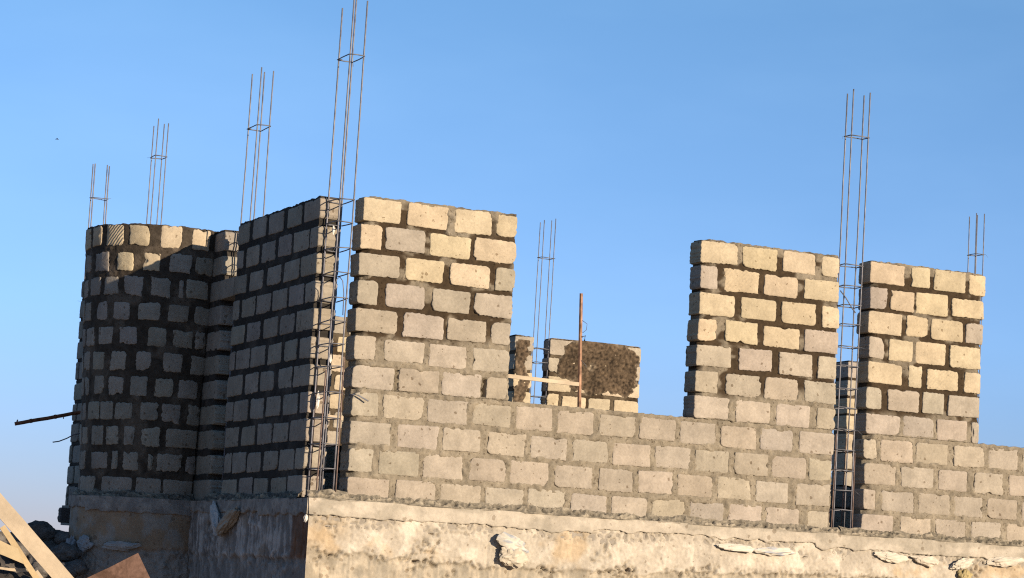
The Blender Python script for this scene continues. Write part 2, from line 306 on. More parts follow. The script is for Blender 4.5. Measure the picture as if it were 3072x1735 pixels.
def mortar_fn(wet_z, seed, holes=(), recess_wet=.014, recess_dry=.0045, free=(), wetx=None):
    """wet dark raked mortar above wet_z, dry pale smeared mortar below"""
    def fn(s, z):
        zz = wet_z if wetx is None else wetx(s)
        w = sstep(zz-.10, zz+.03, z+.06*fbm(s, z, seed, 5.)) 
        if z > TOP-.10 and seed < 40: w *= .15+.5*sstep(.05, .3, nz(s*6, z*6, seed+2))
        elif z > TOP-.29 and seed < 20: w *= sstep(-.15, .15, nz(s*4.5, z*3, seed+5))
        w *= 1-.75*sstep(.22, .42, fbm(s*.8, z*1.3, seed+31, 4.2, 3))
        n1 = fbm(s, z, seed, 19., 4); n2 = fbm(s, z, seed+7, 60., 3)
        n3 = fbm(s, z, seed+15, 8., 3)
        d = -(recess_wet*w+recess_dry*(1-w))+n1*(.008+.004*(1-w))+n2*.005+.014*sstep(.15, .5, n3)*(.4+.6*(1-w))
        for (a, b, c, e) in holes:
            if a < s < b and c < z < e: d = -.12
        for x, sg in free:
            t = (s-x)*sg
            if t < .12: d -= .07*sstep(.10, .0, t+.035*nz(s*9, z*22, seed))
        c = mixc(DRY, WET, w)
        k = 1+.22*n1+.18*fbm(s, z, seed+3, 6.)
        # lime-pale crumbs in the wet mortar, dark crumbs in the dry
        return d, (c[0]*k, c[1]*k, c[2]*k)
    return fn

def masonry(name, parent, F, rows, kinds, key, z0, z1, s0, s1, fn, default='T', depth=.22, inset=(.012, .012), zfun=rowz, rad=.028, rough=1., step=.014):
    """stones and the mortar between them as one part with two materials"""
    mb = MB(); lay(mb, F, rows, kinds, key, default, depth, rough, 0., zfun, rad)
    def fn2(s, z):
        d, c = fn(s, z); q = inside(rows, zfun, s, z)
        return d-.05*sstep(.008, .04, q-.012*nz(s*9, z*9, 5.)), c
    nf = len(mb.f); slab(mb, F, s0+inset[0], s1-inset[1], z0, z1, fn2, depth-.012, step)
    o = mb.build(name, M_STONE, parent); o.data.materials.append(M_MORTAR)
    mi = [0]*nf+[1]*(len(mb.f)-nf); o.data.polygons.foreach_set('material_index', mi); return o

# ---- front wall
Z7 = TOP-7*CH
wall_a = thing('stone_wall', (2.6, 0, 0), 'long sunlit stone block wall with a tall pier on each side of a window gap', 'wall')
masonry('pier', wall_a, FRONT, PA, KA, 'A', Z7+.02, TOP-.006, 0, 1.572, mortar_fn(1.42, 1.3, [(.409, .447, .985, 1.16), (1.291, 1.337, .99, 1.165)], free=[(0, 1)], wetx=lambda s: 1.47+.10*sstep(.6, 1.4, s)), inset=(.03, .012))
masonry('pier', wall_a, FRONT, PB, KB, 'B', Z7+.02, TOP-.006, 3.58, 5.21, mortar_fn(1.38, 11.3, free=[(3.58, 1)], wetx=lambda s: 1.27+.1*sstep(4., 4.8, s)), inset=(.035, .02))
masonry('sill_wall', wall_a, FRONT, WF, {}, 'A', -.06, Z7+.019, 0, 5.2, mortar_fn(9, 41.3, free=[(0, 1)]))
wall_c = thing('stone_wall', (7., 0, 0), 'sunlit stone block wall at the right edge, one pier and a low run beyond', 'wall')
masonry('pier', wall_c, FRONT, PC, KC, 'C', Z7+.02, TOP-.006, 5.58, 7.0, mortar_fn(1.1, 21.3, free=[(5.58, 1)], wetx=lambda s: 1.2), inset=(.035, .03))
masonry('sill_wall', wall_c, FRONT, WC, {}, 'C', -.06, Z7+.019, 5.58, 8.4, mortar_fn(9, 46.3, free=[(5.58, 1)]))

# ---- shaded side walls
XL = -.303
LEFT = Plane((XL, 0, 0), (0, 1, 0), (-1, 0, 0))
def wetfn(seed, rec=.014): return mortar_fn(-9, seed, recess_wet=rec)
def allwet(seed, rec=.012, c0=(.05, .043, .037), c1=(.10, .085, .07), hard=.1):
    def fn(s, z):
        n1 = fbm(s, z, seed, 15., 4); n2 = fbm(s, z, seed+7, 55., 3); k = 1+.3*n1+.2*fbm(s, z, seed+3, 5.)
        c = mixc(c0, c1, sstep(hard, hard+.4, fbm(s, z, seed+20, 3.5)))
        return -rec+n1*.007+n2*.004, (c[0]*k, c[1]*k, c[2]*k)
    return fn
def leftz(k):
    z0, z1 = rowz(k); return z0+.010, z1-(.008 if k > 1 else 0)
wall_l = thing('stone_wall', (-.19, 1.46, 0), 'shaded straight stone block wall with dark mortar, left of the corner rebar', 'wall')
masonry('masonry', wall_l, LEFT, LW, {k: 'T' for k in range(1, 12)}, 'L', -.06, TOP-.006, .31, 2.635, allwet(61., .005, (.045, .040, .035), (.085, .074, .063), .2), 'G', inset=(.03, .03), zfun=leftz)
wall_p = thing('stone_pier', (-.19, 3.2, 0), 'narrow shaded stone pier between the straight side wall and the rounded wall', 'pier')
PP = {k: [(3.05+rnd(-.01, .015), 3.64)] for k in range(1, 12)}
for k in range(3, 12): PP[k] = [(3.05-.36-rnd(0, .01) if k in (3,) else 3.05-.02*k/3-rnd(0, .02), 3.64)]
PP[3] = [(2.66, 3.64)]
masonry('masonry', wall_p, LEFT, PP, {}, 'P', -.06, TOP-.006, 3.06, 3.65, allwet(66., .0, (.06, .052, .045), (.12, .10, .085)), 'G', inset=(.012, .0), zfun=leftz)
BAYF = Round((-.6, 4.13, 0), .8, R_(292), (.715, .845))
wall_b = thing('round_wall', (-.6, 4.13, 0), 'rounded stone block wall at the left, mostly in shade, sunlit along its top', 'wall')
KBAY = {1: 'IIIIIIIIII', 2: 'GGIIGGG'}  # ivory on the upper stones puts the sunlight into their colour
def bayz(k):
    z0, z1 = rowz(k); return z0+.014, z1-.012+(.028 if k == 1 else 0)
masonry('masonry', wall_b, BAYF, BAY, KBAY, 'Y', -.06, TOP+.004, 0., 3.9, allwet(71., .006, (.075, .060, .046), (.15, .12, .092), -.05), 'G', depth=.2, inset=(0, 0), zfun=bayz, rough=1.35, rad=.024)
# side wall running back beyond the bay, to the far corner
def gen_rows(a, b, seed, ks=range(1, 12), L=.40, g=.05):
    rr = random.Random(seed); d = {}
    for k in ks:
        x = a; l = []; first = L if k % 2 else L*.5
        w = first
        while x < b-.06:
            e = min(b, x+w*rr.uniform(.95, 1.05))
            if b-e < .12: e = b
            l.append((x, e)); x = e+g*rr.uniform(.8, 1.2); w = L
        d[k] = l
    return d
SX = -.285
wall_s = thing('stone_wall', (-.19, 6.8, 0), 'shaded stone block wall receding behind the rounded wall, seen as a thin edge', 'wall')
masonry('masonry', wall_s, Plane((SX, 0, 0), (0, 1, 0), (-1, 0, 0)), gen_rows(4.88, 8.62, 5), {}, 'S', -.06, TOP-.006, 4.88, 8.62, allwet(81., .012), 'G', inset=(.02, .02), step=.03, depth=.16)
# ---- back wall of the building, seen through the openings
YB = 9.65
BACK = Plane((0, YB, 0), (1, 0, 0), (0, -1, 0))
wall_k = thing('stone_wall', (6.5, YB, 0), 'far stone block wall behind the window gap, daubed with dark mortar', 'wall')
def backfn(seed):
    def fn(s, z):
        n1 = fbm(s, z, seed, 14., 4); w = sstep(-.1, .2, nz(s*3, z*3, seed+1)); c = mixc((.13, .10, .065), WET, w)
        return -.012+n1*.008, tri(c, 1+.3*n1)
    return fn
for (a, b, sd) in ((2.9, 4.7, 91), (6.21, 6.5, 92), (6.76, 8.23, 93), (11.78, 13.6, 94)):
    zf = (lambda k: (2.88-.2753*k+.019, 2.88-.2753*(k-1)-.017)) if sd == 94 else rowz
    rws = gen_rows(a, b, sd, range(1, 8), .36, .055)
    masonry('pier', wall_k, BACK, rws, {1: 'TTTTT', 2: 'TII', 3: 'IIII', 4: 'IIII', 5: 'IIII'}, 'K', Z7+.02, TOP-.006+(.13 if sd == 94 else 0), a, b, backfn(sd), zfun=zf, step=.03, depth=.36 if sd == 94 else .22)
masonry('sill_wall', wall_k, BACK, gen_rows(1.2, 13.6, 95, range(8, 12)), {}, 'K', -.06, Z7+.019, 1.2, 13.6, backfn(95), step=.06)
def splat(name, parent, F, s0, s1, z0, z1, mask, col, step=.016, amp=.03, seed=0.):
    """mortar daubed onto a wall face: lumps stand out where mask > 0"""
    mb = MB(); ns = int((s1-s0)/step); n_z = int((z1-z0)/step); g = []
    for j in range(n_z+1):
        row = []
        for i in range(ns+1):
            s = s0+(s1-s0)*i/ns; z = z0+(z1-z0)*j/n_z
            m_ = mask(s, z); n = fbm(s, z, seed, 16., 5)
            d = -.03+min(1, max(0, m_*2.2+.62))*(.052+.022*n) if m_ > -.3 else -.04
            k = max(.25, 1+1.0*fbm(s, z, seed+6, 26., 4)+.5*fbm(s, z, seed+3, 5.))
            cc = mixc((.24, .19, .135), col, sstep(-.05, .25, m_)); row.append(mb.add(F(s, z, d), (cc[0]*k, cc[1]*k, cc[2]*k, 0)))
        g.append(row)
    for j in range(n_z):
        for i in range(ns): mb.f.append((g[j][i], g[j][i+1], g[j+1][i+1], g[j+1][i]))
    return mb.build(name, M_MORTAR, parent)
def mask2(s, z):
    e = 1-(abs(s-7.60)/.62)**4-(abs(z-2.40)/.37)**3
    return min(.7, e)+.95*fbm(s, z, 4.4, 2.3, 5)
splat('mortar_daub', wall_k, BACK, 6.8, 8.21, 1.8, 2.755, mask2, (.11, .078, .05), seed=5.)
def mask1(s, z):
    return .5-((s-6.33)/.14)**2+.8*fbm(s, z, 9., 4.)
splat('mortar_daub', wall_k, BACK, 6.225, 6.485, 1.1, 2.68, mask1, (.14, .10, .065), seed=8.)
# low partition inside, in the shade of the front wall
INN = Plane((0, 1.5, 0), (1, 0, 0), (0, -1, 0))
wall_i = thing('partition_wall', (3, 1.5, 0), 'low shaded stone wall inside, dark behind the rebar gaps', 'wall')
masonry('masonry', wall_i, INN, gen_rows(.1, 8.2, 33, range(1, 3)), {}, 'I', -.06, .52, .1, 8.2, backfn(96), zfun=lambda k: (.52-CH*k+.02, .52-CH*(k-1)-.015), step=.06)

# ------------------------------------------------------------------ foundation
found = thing('concrete_foundation', (3., 1., -.05), 'rough cast concrete foundation with ring beam under the stone walls', 'foundation')
FF = Plane((0, -.06, 0), (1, 0, 0), (0, -1, 0))
FL = Plane((-.37, 0, 0), (0, 1, 0), (-1, 0, 0))
FB = Round((-.6, 4.13, 0), .80, R_(292))
CREAM = (.55, .485, .395)
def pits(s, z, seed, f, thr, depth):
    v = noise.voronoi(Vector((s*f, z*f*1.3, seed)))[0][0]; c = noise.cell(Vector((s*f*.5, z*f*.5, seed)))
    return -depth*sstep(thr, thr*.4, v) if c > .1 else 0.
def beam_edge(s, seed):                         # ragged lower edge of the ring beam
    return -.205+.022*nz(s*1.3, seed)+.030*fbm(s, seed, 0, 5., 5)+(.035 if noise.cell(Vector((s*.8, seed, 0))) > .2 else 0)
def beam_out(s, seed): return .001+.013*sstep(-.25, .2, nz(s*1.7, seed, 4.))   # how far the beam stands proud there
def front_beam(s, z, seed):
    n = fbm(s, z, seed, 9., 5); n2 = fbm(s, z, seed+4, 34., 3)
    g = sstep(.0, .35, fbm(s, z*2, seed+9, 2.2)+.25*sstep(-.12, -.05, z))
    c = mixc(CREAM, (.40, .355, .285), g*.75)
    d = .004*n+.004*n2*g+pits(s, z, seed, 9, .16, .012)
    return d, tri(c, 1+.12*n)
def streak(s, z, seed):
    return (fbm(s*11+.5*nz(s*3, z*4, seed), z*1.4, seed, 1., 3)+.7*fbm(s*29, z*2.6, seed+6, 1., 3))*(.45+.8*sstep(-.3, .4, nz(s*1.5, z, seed+2)))
def front_base(s, z, seed):
    n = fbm(s, z, seed, 6., 5); n2 = fbm(s, z, seed+4, 30., 4)
    led = -.53-.05*math.sin(s*.9)+.05*fbm(s, seed, 3, 4., 5)
    low = sstep(led+.012, led-.012, z)
    c = mixc(CREAM, (.62, .555, .46), sstep(-.1, .4, n))
    seam = [.05, 1.42, 2.3, 3.62, 4.2, 5.3, 6.75]
    p = sum(1 for x in seam if s > x); c = tri(c, (.95, 1.03, .98, 1.02, .96, 1.04, .99, 1.)[p])
    o = sstep(.18, .5, fbm(s, z, seed+12, 1.9)) + (.8*sstep(.22, .05, abs(s+.12))*sstep(-.5, -.25, z) if s < .2 else 0)
    c = mixc(c, (.53, .36, .18), min(.6, o*.5))
    st = streak(s, z, seed)
    c = mixc(c, mixc((.34, .30, .235), (.54, .46, .35), sstep(-.35, .4, st+.6*n)), low*.85)
    d = -.010+.008*n-.022*low+.004*n2+low*.003*st
    # honeycombed broken band under the beam and along the ledge
    e = beam_edge(s, 2.)
    hb = sstep(.10, .0, abs(z-(e-.03)+.02*n))*sstep(-.25, .15, nz(s*2.1, 7., seed)) + .9*sstep(.07, 0, abs(z-led))*sstep(-.3, .1, nz(s*2.7, 3., seed)) + .7*sstep(.3, .5, fbm(s, z, seed+17, 2.0, 3))
    hb += sstep(.08, .02, abs(s-(-.16+.25*(-.24-z)*.4)-.02))*sstep(-.5, -.28, z)*.9
    hf = fbm(s, z, seed+30, 24., 5)
    hole = sstep(.16, .40, -hf)*min(1, hb)
    d += hb*(.03*hf-.004)-.028*hole; c = mixc(c, (.40, .345, .265), min(1, hb)*.5); c = mixc(c, (.2, .16, .12), .4*hole)
    for x in seam:
        if abs(s-x) < .012: d -= .006
    d += pits(s, z, seed+5, 3.3, .085, .02)
    d = -.006+.004*n2+(d+.006)*sstep(.0, .14, s+.366)
    return d, tri(c, 1+.10*n+.06*n2)
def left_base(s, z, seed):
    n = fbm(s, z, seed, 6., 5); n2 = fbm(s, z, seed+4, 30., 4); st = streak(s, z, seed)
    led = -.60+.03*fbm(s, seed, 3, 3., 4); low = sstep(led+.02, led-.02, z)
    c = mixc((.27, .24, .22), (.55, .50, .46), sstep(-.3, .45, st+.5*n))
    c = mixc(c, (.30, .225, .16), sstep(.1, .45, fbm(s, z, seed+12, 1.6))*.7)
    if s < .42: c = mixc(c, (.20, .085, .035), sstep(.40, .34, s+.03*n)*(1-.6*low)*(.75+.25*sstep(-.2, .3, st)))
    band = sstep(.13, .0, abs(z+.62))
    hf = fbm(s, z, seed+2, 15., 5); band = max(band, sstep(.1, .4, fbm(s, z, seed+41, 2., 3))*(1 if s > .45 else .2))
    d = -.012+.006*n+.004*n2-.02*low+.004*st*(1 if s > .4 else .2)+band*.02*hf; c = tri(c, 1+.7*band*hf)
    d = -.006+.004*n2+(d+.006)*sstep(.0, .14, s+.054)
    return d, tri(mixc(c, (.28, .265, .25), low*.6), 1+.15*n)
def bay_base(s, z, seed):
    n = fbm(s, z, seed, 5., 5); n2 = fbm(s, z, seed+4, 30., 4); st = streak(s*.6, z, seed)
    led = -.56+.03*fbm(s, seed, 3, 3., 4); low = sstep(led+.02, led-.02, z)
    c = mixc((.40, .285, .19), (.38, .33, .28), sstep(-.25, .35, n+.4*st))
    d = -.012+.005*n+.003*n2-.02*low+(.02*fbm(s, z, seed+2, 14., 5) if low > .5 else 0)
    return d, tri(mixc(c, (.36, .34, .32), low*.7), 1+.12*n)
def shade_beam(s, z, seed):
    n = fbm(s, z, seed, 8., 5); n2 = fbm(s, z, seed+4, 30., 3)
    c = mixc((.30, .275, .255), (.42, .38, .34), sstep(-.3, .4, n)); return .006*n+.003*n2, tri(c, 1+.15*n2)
def sheet(mb, F, s0, s1, fn, seed, zt, zb, step=.012, d0=0., lip=0., edge=None):
    """a rough vertical face from zt down to zb(s); with lip the lower edge turns back into the wall"""
    ns = int((s1-s0)/step); nzn = max(3, int((zt-zb)/step)); g = []
    for j in range(nzn+1):
        row = []
        for i in range(ns+1):
            s = s0+(s1-s0)*i/ns; b = edge(s) if edge else zb; z = zt+(b-zt)*j/nzn
            d, c = fn(s, z, seed); dd = d0 if not lip else d0+beam_out(s, seed)*(1-.5*(j/nzn)**6)
            row.append(mb.add(F(s, z, dd+d), c+(0.,)))
        g.append(row)
    if lip:
        row = []
        for i in range(ns+1):
            s = s0+(s1-s0)*i/ns; b = edge(s) if edge else zb
            row.append(mb.add(F(s, b-.004*nz(s*40, 3), -lip), fn(s, b, seed)[1]+(0.,)))
        g.append(row)
    for j in range(len(g)-1):
        for i in range(ns): mb.f.append((g[j+1][i], g[j+1][i+1], g[j][i+1], g[j][i]))
mb = MB()
sheet(mb, FF, -.364, 8.5, front_base, 2., -.10, -1.1)
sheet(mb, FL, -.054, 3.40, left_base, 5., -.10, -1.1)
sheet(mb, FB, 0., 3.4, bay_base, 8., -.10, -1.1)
# down to the ground, plain
for F, a, b in ((FF, -.37, 8.5), (FL, -.075, 3.4), (FB, 0, 3.4)):
    n = 40; top = [mb.add(F(a+(b-a)*i/n, -1.09, -.02), CREAM+(0,)) for i in range(n+1)]; bot = [mb.add(F(a+(b-a)*i/n, -2.4, -.02), CREAM+(0,)) for i in range(n+1)]
    for i in range(n): mb.f.append((bot[i], bot[i+1], top[i+1], top[i]))
mb.build('base_wall', M_CONC, found)
mb = MB()
sheet(mb, FF, -.392, 8.5, front_beam, 3., -.055, -.2, .012, .0, .05, lambda s: beam_edge(s, 2.))
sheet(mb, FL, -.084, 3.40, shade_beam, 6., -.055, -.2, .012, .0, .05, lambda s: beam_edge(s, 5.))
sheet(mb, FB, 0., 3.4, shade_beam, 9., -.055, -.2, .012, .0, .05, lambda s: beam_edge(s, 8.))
mb.build('ring_beam', M_CONC, found)
# mortar crumbs along the foot of every wall
def foot(name, parent, F, s0, s1, prof, col, seed, step=.010, outw=.085, up=.02):
    mb = MB(); ns = int((s1-s0)/step); nt = 11; g = []
    for j in range(nt+1):
        t = j/nt; row = []
        for i in range(ns+1):
            s = s0+(s1-s0)*i/ns
            big = fbm(s, t*.3, seed, 3.2, 3); cr = fbm(s, t*.12, seed+3, 26., 5)
            h = up+.026*big
            z = h*(1-t)-(.062)*t**.8 + cr*.022*math.sin(math.pi*min(1, t*1.1)); d = -.012+outw*(t**.75)*(1+.15*big)+cr*.022*math.sin(math.pi*t)
            k = 1+.55*cr; c = mixc(col, (.36, .31, .235), sstep(-.1, .4, fbm(s, t, seed+8, 5.)))
            row.append(mb.add(F(s, z, d), (c[0]*k, c[1]*k, c[2]*k, 0)))
        g.append(row)
    for j in range(nt):
        for i in range(ns): mb.f.append((g[j+1][i], g[j+1][i+1], g[j][i+1], g[j][i]))
    return mb.build(name, M_MORTAR, parent)
foot('mortar_bed', wall_a, FRONT, -.375, 5.3, 0, (.27, .235, .18), 3.1)
foot('mortar_bed', wall_c, FRONT, 5.3, 8.4, 0, (.23, .20, .15), 13.1)
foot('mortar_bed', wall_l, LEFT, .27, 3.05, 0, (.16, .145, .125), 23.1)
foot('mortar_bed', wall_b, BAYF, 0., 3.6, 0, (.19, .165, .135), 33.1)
# slab under the building
mb = MB()
pts = [(-.29, -.04), (8.5, -.04), (14, 9.9), (1., 9.9), (1., 8.75), (-.29, 8.75)]
tp = [mb.add((x, y, -.058), (.36, .32, .27, 0)) for x, y in pts]; bt = [mb.add((x, y, -.3), (.36, .32, .27, 0)) for x, y in pts]
mb.f.append(tuple(tp)); mb.f.append(tuple(reversed(bt)))
for i in range(6): j = (i+1) % 6; mb.f.append((bt[i], bt[j], tp[j], tp[i]))
n = 40; c0 = [mb.add((-.6+.79*math.cos(2*math.pi*i/n), 4.13+.79*math.sin(2*math.pi*i/n), -.0585), (.36, .32, .27, 0)) for i in range(n)]; mb.f.append(tuple(c0))
mb.build('floor_slab', M_CONC, found, smooth=False)

# ------------------------------------------------------------------ rebar cages
def rebar(loc, a, b, z0, tops, lean, stirs, label, whisk=True, r=.0065, starters=0.):
    x, y = loc; o = thing('rebar_cage', (x, y, z0), label, 'rebar cage', 'rebar cages rising from the walls')
    cs = [(-a/2, -b/2), (a/2, -b/2), (a/2, b/2), (-a/2, b/2)]
    zt = max(tops)
    def at(i, z):
        f = (z-z0)/(zt-z0); return Vector((x+cs[i][0]+lean[0]*f, y+cs[i][1]+lean[1]*f, z))
    for i in range(4):
        mb = MB(); n = 9; sd = rnd(0, 50); pts = []
        for k in range(n+1):
            z = z0+(tops[i]-z0)*k/n; w = .006*math.sin(math.pi*k/n)
            pts.append(at(i, z)+Vector((w*nz(k*.5, sd)*1.5, w*nz(k*.5, sd+9), 0)))
        tube(mb, pts, r, 7); mb.build('bar', M_STEEL, o)
    if starters:                                # shorter rusty starter bars lapped with the long ones
        for i in range(4):
            mb = MB(); zt2 = starters*rnd(.8, 1.15); q = Vector((rnd(.014, .03)*(1 if i % 2 else -1), rnd(-.02, .02), 0))
            tube(mb, [at(i, z0+(zt2-z0)*k/6)+q*(1-.35*k/6)+Vector((.004*nz(k, i), 0, 0)) for k in range(7)], r*.92, 7); mb.build('starter_bar', M_START, o)
    for z in stirs:
        mb = MB(); dz = [rnd(-.008, .008) for _ in range(4)]; e = .012
        P = [at(i, z+dz[i])+Vector((math.copysign(e, cs[i][0]), math.copysign(e, cs[i][1]), 0)) for i in range(4)]
        loop = []
        for i in range(4):
            p, q = P[i], P[(i+1) % 4]; loop += [p.lerp(q, .06), p.lerp(q, .5)+Vector((0, 0, rnd(-.003, .003))), p.lerp(q, .94)]
        hook = at(3, z)*.7+at(1, z)*.3; hook.z = z+rnd(-.02, .01)
        tube(mb, loop+[loop[0]], .0055, 6); tube(mb, [P[3], P[3].lerp(hook, .55)], .005, 5)
        s_ = mb.build('stirrup', M_STIR, o)
        if whisk:
            mb = MB()
            for i in (random.randrange(4),):
                if True:
                    p = P[i]; d = Vector((cs[i][0], cs[i][1], 0)).normalized()
                    tube(mb, [p-d*.02, p+d*.012+Vector((0, 0, .004)), p+d*rnd(.025, .06)+Vector((rnd(-.02, .02), rnd(-.02, .02), rnd(-.05, .02)))], .0016, 4)
            if mb.v: mb.build('tie_wire', M_STIR, s_, True, o.location)
    return o
rebar((-.191, .15), .133, .29, -.05, [4.72, 4.56, 4.74, 4.53], (.042, 0), [2.688, 2.473, 2.234, 2.005, 1.77, 1.559, 1.349, 1.144, .912, .683, .437, .213, 4.04], 'tall rebar cage standing in the corner gap between the lit wall and shaded wall', r=.0078, starters=1.15)
rebar((-.112, 2.84), .131, .285, -.05, [4.40, 4.38, 4.42, 4.38], (.02, -.02), [.3, .7, 1.1, 1.5, 1.9, 2.15, 2.4, 2.62, 3.80], 'rebar cage with three visible bars behind the far end of the shaded straight wall', r=.0072)
rebar((-.2, 6.03), .122, .166, 0, [4.36, 4.32, 4.34, 4.30], (.0, -.05), [.5, 1., 1.5, 2., 2.5, 3.93], 'rebar cage of four evenly spaced bars above the rounded wall')
rebar((-.097, 8.75), .185, .10, 0, [4.25, 4.24, 4.27, 4.26], (.0, .09), [.5, 1., 1.5, 2., 2.5, 3.82], 'leftmost rebar cage, two close pairs of bars above the rounded wall', r=.0078)
rebar((6.65, 9.75), .18, .127, 0, [4.42, 4.46, 4.45, 4.40], (.03, 0), [.5, 1., 1.5, 1.906, 2.387, 2.589, 3.89], 'slim far rebar cage between two mortar daubed piers behind the window gap')
rebar((5.375, .115), .205, .11, -.05, [4.50, 4.49, 4.48, 4.47], (.065, 0), [2.678, 2.464, 2.265, 2.065, 1.841, 1.644, 1.416, 1.216, .996, .786, .584, .386, .191, 4.02], 'tall rebar cage in the narrow gap left of the right hand pier', r=.0074, starters=.95)
rebar((10.595, 5.0), .112, .17, 0, [4.38, 4.41, 4.44, 4.38], (.015, 0), [1., 2., 3., 3.87], 'short looking rebar cage rising behind the right hand pier', r=.0068)

mb = MB(); tube(mb, [(-.245, .02, 1.62), (-.24, .015, 1.85), (-.215, .01, 1.94), (-.185, .01, 1.965), (-.155, .01, 1.93), (-.135, .015, 1.82), (-.13, .02, 1.62)], .005, 6)
tag(mb.build('hooked_bar', M_STIR, None, True, (-.19, .02, 1.62)), 'arched hooked bar tied inside the corner rebar cage', 'hooked bar')
mb = MB(); tube(mb, [(5.255, .05, 2.40), (5.32, .04, 2.33), (5.40, .04, 2.23), (5.44, .04, 2.19)], .006, 6)
tag(mb.build('bent_wire', M_STIR, None, True, (5.3, .05, 2.3)), 'slanting wire across the rebar cage left of the right hand pier', 'wire')
# ------------------------------------------------------------------ posts, laths, sticks
mb = MB()
mbp = [Vector((2.556, .45, -.05)), Vector((2.554, .45, .99)), Vector((2.535, .45, 1.5)), Vector((2.52, .45, 1.95)), Vector((2.514, .45, 2.127))]
mbp = [mbp[0].lerp(mbp[1], t) for t in (0, .5)]+[mbp[1+i].lerp(mbp[2+i], t/4)+Vector((.004*nz(i*4+t, 2.), 0, 0)) for i in range(3) for t in range(4)]+[mbp[-1]]
tube(mb, mbp, .022, 6, (1, 1, 1, 0), .018)
post = mb.build('iron_post', M_POLE, None, False, (2.55, .45, -.05)); tag(post, 'thin rusty orange iron post standing in the window gap', 'post')
mb = MB()
tube(mb, [(2.532, .43, 1.86), (2.575, .41, 1.83), (2.57, .41, 1.77), (2.54, .43, 1.74)], .003, 5); tube(mb, [(2.54, .43, 1.47), (2.58, .42, 1.43), (2.60, .42, 1.41)], .0025, 5)
tube(mb, [(2.535, .43, 1.70), (2.565, .42, 1.715), (2.56, .42, 1.66)], .008, 5)
mb.build('tie_wire', M_STIR, post, True)
mb = MB(); board(mb, (1.32, .40, 1.236), (2.505, .40, 1.212), (0, 0, 1), .036, .02)
tag(mb.build('timber_lath', M_WOOD, None, False, (1.9, .40, 1.22)), 'pale horizontal timber lath running from the sunlit pier to the rusty post', 'lath')
mb = MB(); board(mb, (2.2, 7.9, 1.22), (3.75, 7.9, 1.21), (0, 0, 1), .055, .03)
tag(mb.build('timber_lath', M_WOOD, None, False, (3.2, 7.9, 1.2)), 'pale timber lath seen low behind the corner rebar cage', 'lath')
mb = MB(); pts = [Vector((-1.492, 6.519, .772)).lerp(Vector((-.29, 6.19, 1.08)), t)+Vector((0, 0, .006*nz(t*9, 2))) for t in [i/14 for i in range(15)]]
tube(mb, pts, .021, 8); tube(mb, [pts[0]+Vector((.02, 0, .01)), pts[0]+Vector((.03, 0, .05))], .008, 5); tube(mb, [pts[6], pts[6]+Vector((.0, -.01, -.04))], .005, 5)
for k in (2, 5, 9): tube(mb, [pts[k]-Vector((.012, 0, .003)), pts[k]+Vector((.012, 0, .003))], .0245, 8)
tag(mb.build('wooden_stick', M_RUST, None, True, pts[0]), 'dark knotty stick poking out left from behind the rounded wall', 'stick')
mb = MB(); tube(mb, [(-1.066, 6.423, .593), (-1.0, 6.4, .607), (-.92, 6.38, .645), (-.851, 6.361, .69), (-.29, 6.2, .86)], .007, 6)
tag(mb.build('bent_wire', M_STIR, None, True, (-1.066, 6.423, .593)), 'thin bent wire poking out left below the dark stick', 'wire')
mb = MB(); tube(mb, [(-.02, .02, .898), (.012, -.022, .905), (.045, -.045, .898), (.14, -.06, .852)], .007, 6)
tag(mb.build('bent_wire', M_STIR, None, True, (0, 0, .9)), 'short bent wire sticking out of the sunlit pier beside the corner rebar', 'wire')
mb = MB(); block(mb, Plane((-.915, 6.40, 0), (1, 0, 0), (0, -1, 0)), 0, .66, -.30, -.135, (.16, .13, .115), 0, .12, 0, 1.2, .02)
tag(mb.build('stone_stub', M_STONE, None, True, (-.9, 6.4, -.22)), 'dark stub of stone jutting out at the left foot of the rounded wall', 'stone')

# ------------------------------------------------------------------ torn cement bags caught on the concrete, added white lumps in the corner
def crumple(name, F, s, z, sx, sz, sd, label, cat, seed, col=(.70, .64, .54), tint=None, out=0., ang=0., sub=15, group=None):
    """a crumpled paper bag: a folded closed skin with sharp creases"""
    mb = MB(); nu, nv = sub*2, sub; g = []
    for j in range(nv+1):
        th = math.pi*j/nv; row = []
        for i in range(nu):
            ph = 2*math.pi*i/nu
            v = Vector((math.sin(th)*math.cos(ph), math.cos(th), math.sin(th)*math.sin(ph)))
            q = v*1.7+Vector((seed*3.1, seed, seed*1.7))
            f1 = noise.voronoi(q*1.0)[0]; f2 = noise.voronoi(q*2.1)[0]
            rr = .78+.40*min(.8, f1[1]-f1[0])+.08*min(.7, f2[1]-f2[0])+.34*noise.noise(q*.8)
            pr = Vector((v.x*sx*rr, v.y*sz*rr, v.z*sd*rr))
            ca, sa = math.cos(ang), math.sin(ang)
            k = .82+.28*min(1, f2[1]-f2[0])*1.2
            c = col
            if tint and noise.noise(q*1.1+Vector((5, 5, 5))) > .18: c = tint
            row.append(mb.add(F(s+pr.x*ca-pr.y*sa, z+pr.x*sa+pr.y*ca, out+pr.z), (c[0]*k, c[1]*k, c[2]*k, 0)))
        g.append(row)
    for j in range(nv):
        for i in range(nu): mb.f.append((g[j][i], g[j][(i+1) % nu], g[j+1][(i+1) % nu], g[j+1][i]))
    o = mb.build(name, M_PAPER, None, False, F(s, z, out)); tag(o, label, cat, group); return o
GB = 'torn cement bags caught on the concrete'
crumple('cement_bag', FF, 1.63, -.355, .17, .085, .055, 'crumpled pale cement bag bulging from the concrete, with bluish print', 'bag', 1.3, tint=(.42, .44, .47), out=.045, ang=-.35, group=GB)
